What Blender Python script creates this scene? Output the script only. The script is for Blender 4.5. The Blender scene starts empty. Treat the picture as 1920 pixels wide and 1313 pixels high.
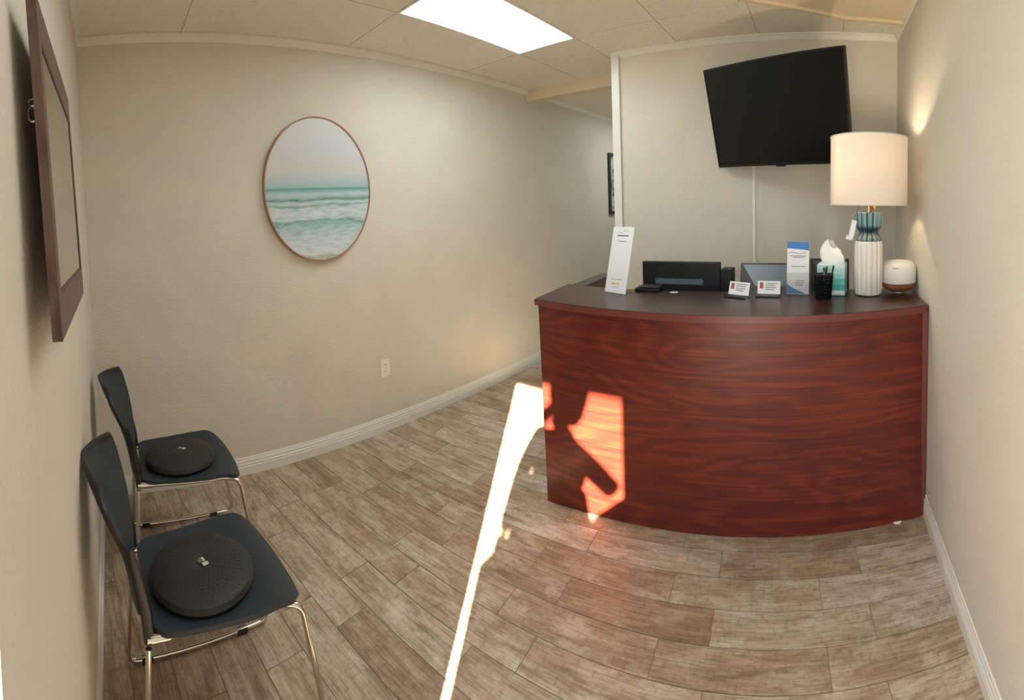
import bpy, bmesh, math, random
from mathutils import Vector, Matrix
random.seed(7)
S = bpy.context.scene
C = bpy.context.collection

# ------------------------------------------------------------------ camera
# The photograph is a stitched hand-held panorama: a cylindrical lens.
cam_d = bpy.data.cameras.new('camera')
cam = bpy.data.objects.new('camera', cam_d); C.objects.link(cam); S.camera = cam
cam_d.type = 'PANO'
cam_d.panorama_type = 'CENTRAL_CYLINDRICAL'
FU, FV, CY, AZ = 851.64, 894.15, 440.78, 0.8875
cam_d.central_cylindrical_range_u_min = -960 / FU
cam_d.central_cylindrical_range_u_max = 960 / FU
cam_d.central_cylindrical_range_v_min = (CY - 1313) / FV
cam_d.central_cylindrical_range_v_max = CY / FV
cam_d.central_cylindrical_radius = 1.0
cam_d.clip_start = 0.02
RT = Matrix(((0.997959, -0.0000607, 0.0638565), (-0.0000607, 0.999998, 0.0018987), (-0.0638565, -0.0018987, 0.997957)))
_r = RT @ Vector((math.cos(AZ), -math.sin(AZ), 0)); _u = RT @ Vector((0, 0, 1)); _f = RT @ Vector((math.sin(AZ), math.cos(AZ), 0))
cam.matrix_world = Matrix(((_r.x, _u.x, -_f.x, 0), (_r.y, _u.y, -_f.y, 0), (_r.z, _u.z, -_f.z, 1.55), (0, 0, 0, 1)))

# ------------------------------------------------------------------ world, sun, exposure
S.view_settings.view_transform = 'Standard'
S.view_settings.look = 'None'
S.view_settings.exposure = 0.65
S.view_settings.gamma = 1.0
S.view_settings.use_curve_mapping = False
W = bpy.data.worlds.new('world'); S.world = W; W.use_nodes = True
wn = W.node_tree.nodes; wl = W.node_tree.links
wn['Background'].inputs[0].default_value = (.78, .87, 1.0, 1); wn['Background'].inputs[1].default_value = 5.5
sun_d = bpy.data.lights.new('sun', 'SUN'); sun = bpy.data.objects.new('sun', sun_d); C.objects.link(sun)
sun_d.energy = 80; sun_d.angle = math.radians(0.6); sun_d.color = (1.0, 0.87, 0.66)
SUN_DIR = Vector((1, 0.655, -0.51))
sun.rotation_euler = SUN_DIR.to_track_quat('-Z', 'Y').to_euler(); sun.location = (-4, -2, 4)

# ------------------------------------------------------------------ helpers
def lin(c):
    return tuple(((v / 255) / 12.92 if v / 255 <= .04045 else ((v / 255 + .055) / 1.055) ** 2.4) for v in c) + (1,)

def mat(name, rgb=(128, 128, 128), rough=.5, metal=0, spec=.5, **kw):
    m = bpy.data.materials.new(name); m.use_nodes = True
    b = m.node_tree.nodes['Principled BSDF']
    b.inputs['Base Color'].default_value = lin(rgb)
    b.inputs['Roughness'].default_value = rough
    b.inputs['Metallic'].default_value = metal
    b.inputs['Specular IOR Level'].default_value = spec
    for k, v in kw.items(): b.inputs[k.replace('_', ' ')].default_value = v
    return m

class N:
    """small node-building helper"""
    def __init__(s, m): s.m = m; s.t = m.node_tree; s.b = s.t.nodes.get('Principled BSDF')
    def n(s, ty, **kw):
        x = s.t.nodes.new('ShaderNode' + ty)
        for k, v in kw.items(): setattr(x, k, v)
        return x
    def l(s, a, b): s.t.links.new(a, b)
    def coords(s, scale=(1, 1, 1), rot=(0, 0, 0), rnd=0.0):
        tc = s.n('TexCoord'); mp = s.n('Mapping'); mp.inputs['Scale'].default_value = scale
        rm = s.n('Mapping'); rm.inputs['Rotation'].default_value = rot
        s.l(tc.outputs['Object'], rm.inputs['Vector'])
        out = rm.outputs[0]
        if rnd:
            oi = s.n('ObjectInfo'); mu = s.n('VectorMath', operation='SCALE'); mu.inputs[0].default_value = (rnd, rnd * 1.7, rnd * .6)
            s.l(oi.outputs['Random'], mu.inputs['Scale']); ad = s.n('VectorMath', operation='ADD')
            s.l(out, ad.inputs[0]); s.l(mu.outputs[0], ad.inputs[1]); out = ad.outputs[0]
        s.l(out, mp.inputs['Vector']); return mp.outputs[0]
    def noise(s, vec, scale, detail=4, rough=.55, dist=0):
        x = s.n('TexNoise'); x.inputs['Scale'].default_value = scale; x.inputs['Detail'].default_value = detail
        x.inputs['Roughness'].default_value = rough; x.inputs['Distortion'].default_value = dist
        s.l(vec, x.inputs['Vector']); return x.outputs['Fac']
    def ramp(s, fac, stops):
        r = s.n('ValToRGB'); e = r.color_ramp.elements
        while len(e) < len(stops): e.new(.5)
        for i, (p, c) in enumerate(stops): e[i].position = p; e[i].color = lin(c) if len(c) == 3 else c
        s.l(fac, r.inputs[0]); return r.outputs[0]
    def mix(s, fac, a, b, mode='MIX'):
        x = s.n('MixRGB', blend_type=mode)
        for i, v in ((0, fac), (1, a), (2, b)):
            if hasattr(v, 'is_linked'): s.l(v, x.inputs[i])
            else: x.inputs[i].default_value = v if i == 0 else lin(v)
        return x.outputs[0]
    def bump(s, h, strength=.3, dist=.002):
        x = s.n('Bump'); x.inputs['Strength'].default_value = strength; x.inputs['Distance'].default_value = dist
        s.l(h, x.inputs['Height']); s.l(x.outputs[0], s.b.inputs['Normal'])

def tagit(o, label=None, cat=None, group=None, kind=None):
    if label: o['label'] = label
    if cat: o['category'] = cat
    if group: o['group'] = group
    if kind: o['kind'] = kind
    return o

def thing(name, label, cat, loc=(0, 0, 0), rz=0, group=None):
    o = bpy.data.objects.new(name, None); C.objects.link(o); o.empty_display_size = .05
    o.location = loc; o.rotation_euler = (0, 0, rz)
    return tagit(o, label, cat, group)

def obj(name, bm, m, parent=None, smooth=False, kind=None, label=None, auto=None):
    me = bpy.data.meshes.new(name)
    bmesh.ops.recalc_face_normals(bm, faces=bm.faces)
    bm.to_mesh(me); bm.free(); me.materials.append(m)
    o = bpy.data.objects.new(name, me); C.objects.link(o)
    if smooth or auto:
        me.polygons.foreach_set('use_smooth', [True] * len(me.polygons))
        ang = auto or 40
        try:
            me.set_sharp_from_angle(angle=math.radians(ang))
        except Exception: pass
    if parent: o.parent = parent
    if kind: o['kind'] = kind
    if label: o['label'] = label
    return o

def B(): return bmesh.new()

def box(bm, lo, hi, M=None, bev=0):
    vs = [Vector((x, y, z)) for z in (lo[2], hi[2]) for x, y in ((lo[0], lo[1]), (hi[0], lo[1]), (hi[0], hi[1]), (lo[0], hi[1]))]
    if M is not None: vs = [M @ v for v in vs]
    v = [bm.verts.new(p) for p in vs]
    fs = [bm.faces.new([v[i] for i in f]) for f in ((0, 3, 2, 1), (4, 5, 6, 7), (0, 1, 5, 4), (1, 2, 6, 5), (2, 3, 7, 6), (3, 0, 4, 7))]
    if bev:
        es = list({e for f in fs for e in f.edges})
        bmesh.ops.bevel(bm, geom=es, offset=bev, segments=2, affect='EDGES', profile=.6)
    return bm

def prism(bm, poly, z0, z1, M=None, axis='z'):
    """extrude a 2-D polygon; axis 'z' up, 'x' polygon in (y,z), 'y' polygon in (x,z)"""
    def P(a, b, c):
        p = Vector((a, b, c)) if axis == 'z' else (Vector((c, a, b)) if axis == 'x' else Vector((a, c, b)))
        return M @ p if M is not None else p
    lo = [bm.verts.new(P(a, b, z0)) for a, b in poly]; hi = [bm.verts.new(P(a, b, z1)) for a, b in poly]
    n = len(poly)
    bm.faces.new(lo[::-1]); bm.faces.new(hi)
    for i in range(n): bm.faces.new((lo[i], lo[(i + 1) % n], hi[(i + 1) % n], hi[i]))
    return bm

def lathe(bm, prof, seg=32, cx=0, cy=0, lobes=0, amp=0.0, M=None):
    rings = []
    for r, z in prof:
        ring = []
        for i in range(seg):
            a = 2 * math.pi * i / seg
            rr = r
            if lobes and r > .01: rr = r * (1 - amp + amp * abs(math.cos(a * lobes / 2)) ** .6)
            p = Vector((cx + rr * math.cos(a), cy + rr * math.sin(a), z))
            ring.append(bm.verts.new(M @ p if M is not None else p))
        rings.append(ring)
    for a, b in zip(rings, rings[1:]):
        for i in range(seg): bm.faces.new((a[i], a[(i + 1) % seg], b[(i + 1) % seg], b[i]))
    if prof[0][0] > 1e-6: bm.faces.new(rings[0][::-1])
    if prof[-1][0] > 1e-6: bm.faces.new(rings[-1])
    return bm

def smooth_path(pts, r=.05, n=5):
    """round the corners of a polyline"""
    pts = [Vector(p) for p in pts]; out = [pts[0]]
    for a, b, c in zip(pts, pts[1:], pts[2:]):
        d1 = (a - b); d2 = (c - b); k = min(r, d1.length * .48, d2.length * .48)
        p0 = b + d1.normalized() * k; p1 = b + d2.normalized() * k
        for i in range(n + 1):
            t = i / n; out.append(p0 * (1 - t) ** 2 + b * 2 * t * (1 - t) + p1 * t * t)
    out.append(pts[-1]); return out

def tube(bm, pts, r, seg=10, closed=False, taper=None):
    pts = [Vector(p) for p in pts]; n = len(pts); rings = []; up = None
    for i, p in enumerate(pts):
        if closed: d = pts[(i + 1) % n] - pts[i - 1]
        else: d = pts[min(i + 1, n - 1)] - pts[max(i - 1, 0)]
        d.normalize()
        if up is None:
            up = Vector((0, 0, 1)) if abs(d.z) < .9 else Vector((1, 0, 0))
        s = d.cross(up).normalized(); up = s.cross(d).normalized()
        rr = r if taper is None else r * taper[i]
        rings.append([bm.verts.new(p + s * math.cos(a) * rr + up * math.sin(a) * rr) for a in [2 * math.pi * k / seg for k in range(seg)]])
    for i in range(n if closed else n - 1):
        a, b = rings[i], rings[(i + 1) % n]
        for k in range(seg): bm.faces.new((a[k], a[(k + 1) % seg], b[(k + 1) % seg], b[k]))
    if not closed: bm.faces.new(rings[0][::-1]); bm.faces.new(rings[-1])
    return bm

def shell(bm, fn, nu, nv, th):
    """solid sheet: fn(u,v)->Vector on a grid, thickened along its normal by th"""
    P = [[Vector(fn(i / nu, j / nv)) for j in range(nv + 1)] for i in range(nu + 1)]
    def nrm(i, j):
        a = P[min(i + 1, nu)][j] - P[max(i - 1, 0)][j]; b = P[i][min(j + 1, nv)] - P[i][max(j - 1, 0)]
        c = a.cross(b); return c.normalized() if c.length > 1e-9 else Vector((0, 0, 1))
    A = [[bm.verts.new(P[i][j] + nrm(i, j) * th / 2) for j in range(nv + 1)] for i in range(nu + 1)]
    D = [[bm.verts.new(P[i][j] - nrm(i, j) * th / 2) for j in range(nv + 1)] for i in range(nu + 1)]
    for i in range(nu):
        for j in range(nv):
            bm.faces.new((A[i][j], A[i + 1][j], A[i + 1][j + 1], A[i][j + 1]))
            bm.faces.new((D[i][j], D[i][j + 1], D[i + 1][j + 1], D[i + 1][j]))
    rim = [(i, 0) for i in range(nu)] + [(nu, j) for j in range(nv)] + [(i, nv) for i in range(nu, 0, -1)] + [(0, j) for j in range(nv, 0, -1)]
    for k in range(len(rim)):
        a, b = rim[k], rim[(k + 1) % len(rim)]
        bm.faces.new((A[a[0]][a[1]], D[a[0]][a[1]], D[b[0]][b[1]], A[b[0]][b[1]]))
    return bm

# ------------------------------------------------------------------ materials
def wall_mat(name, rgb, bump=.35):
    m = mat(name, rgb, .62, spec=.35); k = N(m)
    v = k.coords((1, 1, 1))
    f = k.noise(v, 3, 3)
    c = k.mix(f, tuple(int(x * .96) for x in rgb), tuple(min(255, int(x * 1.03)) for x in rgb))
    k.l(c, k.b.inputs['Base Color'])
    a = k.noise(v, 75, 3, .5); r = k.ramp(a, [(.42, (0, 0, 0)), (.62, (255, 255, 255))])
    k.bump(r, bump, .0022)
    return m
M_wall = wall_mat('painted_plaster', (214, 209, 196))
M_trim = mat('white_trim_paint', (226, 225, 217), .35)
M_beam = wall_mat('painted_beam', (222, 208, 182), .2)

def ceil_mat():
    m = mat('ceiling_tile', (205, 196, 178), .85, spec=.2); k = N(m)
    v = k.coords((1, 1, 1), rnd=9)
    s = k.noise(v, 120, 2, .5); hole = k.ramp(s, [(.30, (128, 116, 98)), (.36, (238, 233, 220))])
    big = k.noise(v, 2.2, 3)
    c = k.mix(big, (224, 219, 205), (236, 231, 219)); c2 = k.mix(1, c, hole, 'DARKEN'); k.l(c2, k.b.inputs['Base Color'])
    k.bump(k.noise(v, 60, 4, .6), .3, .003)
    return m
M_ceil = ceil_mat()

TH = 0.1081
def tile_mat():
    m = mat('wood_look_tile', (170, 145, 118), .38, spec=.45); k = N(m)
    v = k.coords((1, 1, 1), (0, 0, -TH), rnd=37)
    def sc(x, y):
        mp = k.n('Mapping'); mp.inputs['Scale'].default_value = (x, y, 1); k.l(v, mp.inputs['Vector']); return mp.outputs[0]
    g = k.noise(sc(26, 2.2), 1.0, 7, .6, .12)
    blot = k.noise(sc(11, 5), 1.0, 6, .68, .3)
    fine = k.noise(sc(150, 9), 1.0, 4, .6)
    cross = k.noise(sc(40, 60), 1.0, 2, .5)
    base = k.ramp(g, [(.25, (140, 119, 101)), (.42, (174, 156, 137)), (.58, (192, 177, 159)), (.75, (212, 200, 184))])
    white = k.ramp(blot, [(.46, (0, 0, 0)), (.62, (225, 225, 225))])
    c = k.mix(white, base, (220, 212, 200))
    fr = k.ramp(fine, [(.34, (176, 158, 140)), (.54, (255, 255, 255))])
    c = k.mix(.6, c, fr, 'MULTIPLY')
    cr = k.ramp(cross, [(.3, (206, 196, 184)), (.5, (255, 255, 255))])
    c = k.mix(.5, c, cr, 'MULTIPLY')
    oi = k.n('ObjectInfo'); hv = k.ramp(oi.outputs['Random'], [(0, (214, 200, 186)), (.3, (232, 222, 212)), (.7, (246, 241, 234)), (1, (255, 255, 255))])
    c = k.mix(1, c, hv, 'MULTIPLY')
    k.l(c, k.b.inputs['Base Color'])
    k.bump(g, .10, .001)
    return m
M_tile = tile_mat()
M_grout = mat('grout', (138, 121, 103), .8)

def mahogany(name, stretch=(1, 1, 1), dark=(66, 22, 20), mid=(98, 35, 26), hi=(128, 52, 32), rough=.36):
    m = mat(name, mid, rough, spec=.5); k = N(m)
    v = k.coords(stretch, (0, 0, -TH))
    def sc(y, z):
        mp = k.n('Mapping'); mp.inputs['Scale'].default_value = (.4, y, z); k.l(v, mp.inputs['Vector']); return mp.outputs[0]
    cath = k.noise(sc(.75, 3.6), 1.0, 2, .45, .1)
    sn = k.n('Math', operation='MULTIPLY'); sn.inputs[1].default_value = 85; k.l(cath, sn.inputs[0])
    si = k.n('Math', operation='SINE'); k.l(sn.outputs[0], si.inputs[0])
    mr = k.n('MapRange'); mr.inputs['From Min'].default_value = -1; k.l(si.outputs[0], mr.inputs['Value'])
    fine = k.noise(sc(1.6, 190), 1, 4, .6); mid_ = k.noise(sc(1.2, 30), 1, 4, .6, .1)
    f = k.mix(.80, mr.outputs[0], fine); f = k.mix(.45, f, mid_)
    c = k.ramp(f, [(.30, dark), (.5, mid), (.68, hi)])
    k.l(c, k.b.inputs['Base Color']); k.bump(fine, .03, .0005)
    return m
M_desk = mahogany('mahogany_laminate')
M_desktop = mahogany('dark_mahogany_top', dark=(38, 20, 18), mid=(54, 28, 24), hi=(70, 36, 30), rough=.28)
M_edge = mat('mahogany_edge_band', (108, 52, 46), .35)

M_plastic = mat('navy_black_plastic', (42, 51, 60), .55, spec=.35)
k = N(M_plastic); k.bump(k.noise(k.coords(), 400, 2), .15, .0006)
M_plastic_d = mat('black_plastic', (26, 27, 29), .4)
M_rubber = mat('black_rubber', (38, 38, 36), .6)
M_chrome = mat('chrome', (205, 200, 192), .16, 1.0)
M_tv = mat('tv_screen', (9, 10, 11), .22, spec=.35)
M_tvb = mat('tv_bezel', (16, 16, 17), .35)
M_black = mat('black_matte', (20, 20, 22), .5)
M_white = mat('white_plastic', (232, 230, 224), .35)
M_paper = mat('white_paper', (232, 234, 235), .6)
M_ink = mat('grey_ink', (120, 124, 130), .6)
M_blue = mat('blue_print', (62, 124, 190), .5)
M_orange = mat('orange_print', (232, 176, 96), .5)
M_red = mat('red_brown_print', (176, 84, 70), .5)
M_acryl = bpy.data.materials.new('clear_acrylic'); M_acryl.use_nodes = True; nt = M_acryl.node_tree; nt.nodes.clear()
o_ = nt.nodes.new('ShaderNodeOutputMaterial'); mx = nt.nodes.new('ShaderNodeMixShader'); tp_ = nt.nodes.new('ShaderNodeBsdfTransparent'); gl = nt.nodes.new('ShaderNodeBsdfGlossy'); gl.inputs['Roughness'].default_value = .05
tp_.inputs[0].default_value = (.95, .96, .97, 1); mx.inputs[0].default_value = .12; nt.links.new(tp_.outputs[0], mx.inputs[1]); nt.links.new(gl.outputs[0], mx.inputs[2]); nt.links.new(mx.outputs[0], o_.inputs[0])
M_brass = mat('satin_nickel_gold', (205, 175, 140), .25, 1.0)
M_copper = mat('rose_wood_rim', (166, 124, 104), .45)

def wood_frame():
    m = mat('dark_walnut_frame', (92, 72, 64), .5); k = N(m)
    v = k.coords((14, 14, 3)); g = k.noise(v, 3, 6, .6, .8)
    k.l(k.ramp(g, [(.3, (66, 48, 42)), (.6, (104, 80, 70)), (.8, (124, 98, 86))]), k.b.inputs['Base Color']); return m
M_frame = wood_frame()

# ------------------------------------------------------------------ room constants
XL, XF, YR, YB, ZC = -0.133, 3.333, -0.542, 2.837, 2.713
YP = 1.63          # end of the front wall (hall begins)
XH = 7.2           # end of the hall
T = .12

def st(name, bm, m, **kw): return obj(name, bm, m, kind='structure', **kw)

# ---- floor: grout slab plus wood-look tiles as children
floor = st('floor', box(B(), (XL - .3, YR - T, -.1), (XH, YB + T, -.0022)), M_grout)
def clip(poly, x0, x1, y0, y1):
    for ax, lim, sg in ((0, x0, 1), (0, x1, -1), (1, y0, 1), (1, y1, -1)):
        out = []
        for i in range(len(poly)):
            a, b = poly[i - 1], poly[i]
            da, db = (a[ax] - lim) * sg, (b[ax] - lim) * sg
            if (da >= 0) != (db >= 0):
                t = da / (da - db); out.append((a[0] + (b[0] - a[0]) * t, a[1] + (b[1] - a[1]) * t))
            if db >= 0: out.append(b)
        poly = out
        if not poly: return []
    return poly
def area(p): return abs(sum(p[i - 1][0] * p[i][1] - p[i][0] * p[i - 1][1] for i in range(len(p)))) / 2
ct, sn_ = math.cos(TH), math.sin(TH)
G = .0018
for r in range(-10, 37):
    u0 = 1.41 + .156 * r; u1 = u0 + .156
    off = -.38 if r % 2 else -.19
    for q in range(-5, 8):
        v0 = off + .625 * q; v1 = v0 + .625
        P4 = [(u0 + G, v0 + G), (u1 - G, v0 + G), (u1 - G, v1 - G), (u0 + G, v1 - G)]
        P4 = [(u * ct - v * sn_, u * sn_ + v * ct) for u, v in P4]
        pieces = [clip(P4, XL - .28, XF + .05, YR, YP), clip(P4, XL, XH, YP, YB)]
        pieces = [p for p in pieces if len(p) > 2 and area(p) > 2e-4]
        if not pieces: continue
        bm = B()
        for p in pieces: prism(bm, p, -.009, random.uniform(-.0003, .0003))
        bmesh.ops.remove_doubles(bm, verts=bm.verts, dist=1e-5)
        obj('floor_tile', bm, M_tile, floor)

# ---- walls
st('wall_back', box(B(), (XL - .3, YB, 0), (XH, YB + T, ZC + .05)), M_wall)
st('wall_right', box(B(), (XL - T, YR - T, 0), (XF + T, YR, ZC + .05)), M_wall)
st('wall_front', box(B(), (XF, YR, 0), (XF + T, YP, ZC + .05)), M_wall)
st('wall_hall_side', box(B(), (XF + T, YP - T, 0), (XH, YP, ZC + .05)), M_wall)
st('wall_hall_end', box(B(), (XH, YP - T, 0), (XH + T, YB, ZC + .05)), M_wall)
DY0, DY1, DZ, TL = -.495, .44, 2.05, .06      # the entrance behind the camera
bm = B()
box(bm, (XL - TL, DY1, 0), (XL, YB, ZC + .05)); box(bm, (XL - TL, YR, 0), (XL, DY0, ZC + .05)); box(bm, (XL - TL, DY0, DZ), (XL, DY1, ZC + .05))
st('wall_left', bm, M_wall)

# ---- ceiling with joints between its panels
ceiling = st('ceiling', box(B(), (XL - T, YR - T, ZC + .006), (XH + T, YB + T, ZC + .12)), M_beam)
LX0, LX1, LY0, LY1 = 1.695, 2.865, 1.685, 2.20
xs = [-.66, .52, 1.695, 2.865, 4.04, 5.2, 6.4, 7.6]; ys = [-.74, -.14, .46, 1.075, 1.685, 2.20, 2.78, 3.3]
for i in range(7):
    for j in range(7):
        if i == 2 and j == 4: continue
        if (i, j) in ((5, 4), (1, 2)): continue
        g = .0035
        x0, x1, y0, y1 = xs[i] + g, xs[i + 1] - g, ys[j] + g, ys[j + 1] - g
        lo = YR if i < 3 else YR
        x0, x1, y0, y1 = max(x0, XL), min(x1, XH), max(y0, YR), min(y1, YB)
        if x0 > XF: y0 = max(y0, YP)
        if y1 - y0 < .01 or x1 - x0 < .01: continue
        obj('ceiling_tile', box(B(), (x0, y0, ZC), (x1, y1, ZC + .012)), M_ceil, ceiling)

# ---- white angle trim where walls meet the ceiling
def wall_trim(name, a, b, n, z0, prof, m=M_trim):
    """profile (depth from wall, height) swept from a to b along a wall whose inward normal is n"""
    a = Vector((a[0], a[1], 0)); b = Vector((b[0], b[1], 0)); n = Vector((n[0], n[1], 0)); bm = B()
    A = [bm.verts.new(a + n * d + Vector((0, 0, z0 + h))) for d, h in prof]; D = [bm.verts.new(b + n * d + Vector((0, 0, z0 + h))) for d, h in prof]
    k = len(prof)
    for i in range(k): bm.faces.new((A[i], A[(i + 1) % k], D[(i + 1) % k], D[i]))
    bm.faces.new(A); bm.faces.new(D[::-1])
    return st(name, bm, m)
CR = [(0, 0), (.006, 0), (.011, .008), (.02, .024), (.032, .034), (.034, .04), (0, .04)]
wall_trim('trim_1', (XL, YB), (XH, YB), (0, -1), ZC - .04, CR)
wall_trim('trim_2', (XF, YR), (XF, YP - .02), (-1, 0), ZC - .04, CR)
wall_trim('trim_3', (XL, YR), (XF, YR), (0, 1), ZC - .04, CR)
wall_trim('trim_4', (XL, YR), (XL, YB), (1, 0), ZC - .04, CR)
BP = [(0, 0), (.014, 0), (.014, .052), (.011, .056), (.013, .060), (.013, .068), (.009, .072), (.011, .077), (.010, .086), (.006, .094), (.005, .104), (0, .106)]
wall_trim('baseboard_back', (XL, YB), (XH, YB), (0, -1), 0, BP)
wall_trim('baseboard_right', (XL, YR), (XF, YR), (0, 1), 0, BP)
wall_trim('baseboard_left', (XL, DY1), (XL, YB), (1, 0), 0, BP)
wall_trim('baseboard_front', (XF, YR), (XF, YP - .08), (-1, 0), 0, BP)
# white corner post at the end of the front wall
bm = box(B(), (XF - .022, YP - .07, 0), (XF + T, YP - .002, ZC), bev=.004)
st('trim_post', bm, M_trim)
# header across the hall
st('trim_header', box(B(), (3.80, YP, ZC - .10), (3.93, YB, ZC + .01), bev=.003), M_beam)
# stepped beam over the counter end of the ceiling
def beam(name, pts, z0, z1, m):
    st(name, prism(B(), pts, z0, z1), m)
beam('trim_beam', [(3.02, YR), (3.0, -.15), (2.73, .37), (2.57, .62), (2.20, .62), (2.60, YR)], ZC - .012, ZC + .01, M_beam)
beam('trim_beam_lip', [(3.05, YR), (3.03, -.15), (2.76, .37), (2.60, .62), (2.57, .62), (2.73, .37), (3.0, -.15), (3.02, YR)], ZC - .03, ZC + .01, M_beam)
# entrance jambs and the ground outside
bm = B(); box(bm, (XL - TL - .02, DY1, 0), (XL - TL, DY1 + .06, DZ + .05)); box(bm, (XL - TL - .02, DY0 - .04, 0), (XL - TL, DY0, DZ + .05)); box(bm, (XL - TL - .02, DY0 - .04, DZ), (XL - TL, DY1 + .06, DZ + .055))
st('trim_door_frame', bm, M_trim)
M_conc = mat('concrete', (176, 170, 160), .8)
st('ground', box(B(), (-9, -7, -.14), (XL - .3, 8, -.02)), M_conc)
st('sun_cut_slab', box(B(), (-.95, -3, 2.137), (XL - TL, 4, 2.26)), M_conc)  # unseen overhang added to set the top edge of the sun patches

# unseen leaf added at the entrance to block low sun: solid below, glazed above
M_leafp = mat('block_leaf_paint', (120, 110, 98), .45)
M_pane = bpy.data.materials.new('clear_pane'); M_pane.use_nodes = True; nt = M_pane.node_tree; nt.nodes.clear()
o_ = nt.nodes.new('ShaderNodeOutputMaterial'); mx = nt.nodes.new('ShaderNodeMixShader'); tp_ = nt.nodes.new('ShaderNodeBsdfTransparent'); gl = nt.nodes.new('ShaderNodeBsdfGlossy'); gl.inputs['Roughness'].default_value = .02
mx.inputs[0].default_value = .06; nt.links.new(tp_.outputs[0], mx.inputs[1]); nt.links.new(gl.outputs[0], mx.inputs[2]); nt.links.new(mx.outputs[0], o_.inputs[0])
dx0, dx1 = XL - TL - .90, XL - TL - .03
bm = box(B(), (dx0, DY0 - .05, .01), (dx1, DY0 - .01, 1.29)); box(bm, (dx0, DY0 - .05, 1.19), (dx0 + .06, DY0 - .01, 2.03)); box(bm, (dx1 - .03, DY0 - .05, 1.19), (dx1, DY0 - .01, 2.03)); box(bm, (dx0 + .06, DY0 - .05, 1.97), (dx1 - .03, DY0 - .01, 2.03))
sun_block_leaf = st('sun_block_leaf_1', bm, M_leafp)
obj('block_leaf_pane', box(B(), (dx0 + .06, DY0 - .033, 1.19), (dx1 - .03, DY0 - .027, 1.97)), M_pane, sun_block_leaf)

# ------------------------------------------------------------------ the person taking the picture, in the entrance
def skin_mesh(name, joints, edges, m, parent, sub=2, root=0):
    me = bpy.data.meshes.new(name); me.from_pydata([j[0] for j in joints], edges, []); me.update()
    o = bpy.data.objects.new(name, me); C.objects.link(o); o.parent = parent
    md = o.modifiers.new('skin', 'SKIN'); md.use_smooth_shade = True
    if not me.skin_vertices: 
        o.data.attributes
    for i, (p, r) in enumerate(joints):
        sv = me.skin_vertices[0].data[i]; sv.radius = (r if isinstance(r, tuple) else (r, r)); sv.use_root = (i == root)
    sb = o.modifiers.new('sub', 'SUBSURF'); sb.levels = sub; sb.render_levels = sub
    me.materials.append(m); return o
PX, PY = -.31, -.10
man = thing('person', 'person in a dark jacket standing in the entrance holding up a phone', 'person', (PX, PY, 0))
M_jacket = mat('dark_jacket', (50, 54, 62), .8); M_skin = mat('skin', (196, 150, 124), .5, Subsurface_Weight=.1); M_hair = mat('brown_hair', (58, 42, 34), .7); M_jeans = mat('jeans', (54, 62, 84), .85)
JB = [((0, -.03, 1.00), (.17, .11)), ((0, -.03, 1.18), (.175, .11)), ((0, -.03, 1.36), (.18, .11)), ((.0, -.06, 1.50), (.09, .08)), ((.005, -.12, 1.60), (.052, .052)),
      ((0, .13, 1.48), .060), ((.0, .235, 1.24), .050), ((.01, .30, 1.00), .036), ((0, -.19, 1.47), .062), ((.03, -.375, 1.32), .050), ((.17, .02, 1.47), .036),
      ((0, .0, .93), (.16, .11)), ((0, .08, .86), .10), ((.0, .11, .48), .07), ((-.01, .12, .10), .045), ((.09, .13, .04), .04), ((0, -.10, .86), .10), ((.0, -.12, .48), .07), ((-.01, -.13, .10), .045), ((.09, -.14, .04), .04)]
EB = [(0, 1), (1, 2), (2, 3), (3, 4), (2, 5), (5, 6), (6, 7), (2, 8), (8, 9), (9, 10), (0, 11), (11, 12), (12, 13), (13, 14), (14, 15), (11, 16), (16, 17), (17, 18), (18, 19)]
skin_mesh('body', JB, EB, M_jacket, man)
HM = Matrix.Translation((.035, -.125, 1.745))
def HP(x, y, z): return HM @ Vector((x, y, z))
bm = lathe(B(), [(0, -.135), (.035, -.128), (.062, -.095), (.075, -.05), (.086, .0), (.090, .05), (.080, .095), (.05, .125), (0, .135)], 28, M=HM @ Matrix.Diagonal((1.08, .88, 1, 1)))
head = obj('head', bm, M_skin, man, smooth=True)
bm = lathe(B(), [(.088, -.03), (.102, .0), (.106, .05), (.095, .105), (.06, .142), (0, .152)], 28, M=HM @ Matrix.Translation((-.018, 0, 0)) @ Matrix.Diagonal((1.06, .95, 1, 1)) @ Matrix.Rotation(-.35, 4, 'Y'))
obj('hair', bm, M_hair, head, smooth=True)
obj('nose', tube(B(), [HP(.086, 0, .02), HP(.110, 0, -.01), HP(.088, 0, -.025)], .011, 8, taper=[.6, 1, .6]), M_skin, head, smooth=True)
for s_ in (1, -1):
    obj('eye', lathe(B(), [(0, -.011), (.009, -.006), (.011, 0), (.009, .006), (0, .011)], 12, M=HM @ Matrix.Translation((.082, s_ * .032, .015))), M_white, head, smooth=True)
    obj('ear', tube(B(), [HP(0, s_ * .078, -.03), HP(-.008, s_ * .086, 0), HP(0, s_ * .080, .03)], .013, 8, taper=[.6, 1, .6]), M_skin, head, smooth=True)
obj('mouth', tube(B(), [HP(.078, -.022, -.06), HP(.088, 0, -.063), HP(.078, .022, -.06)], .006, 8, taper=[.4, 1, .4]), mat('lips', (160, 96, 88), .5), head, smooth=True)
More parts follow.
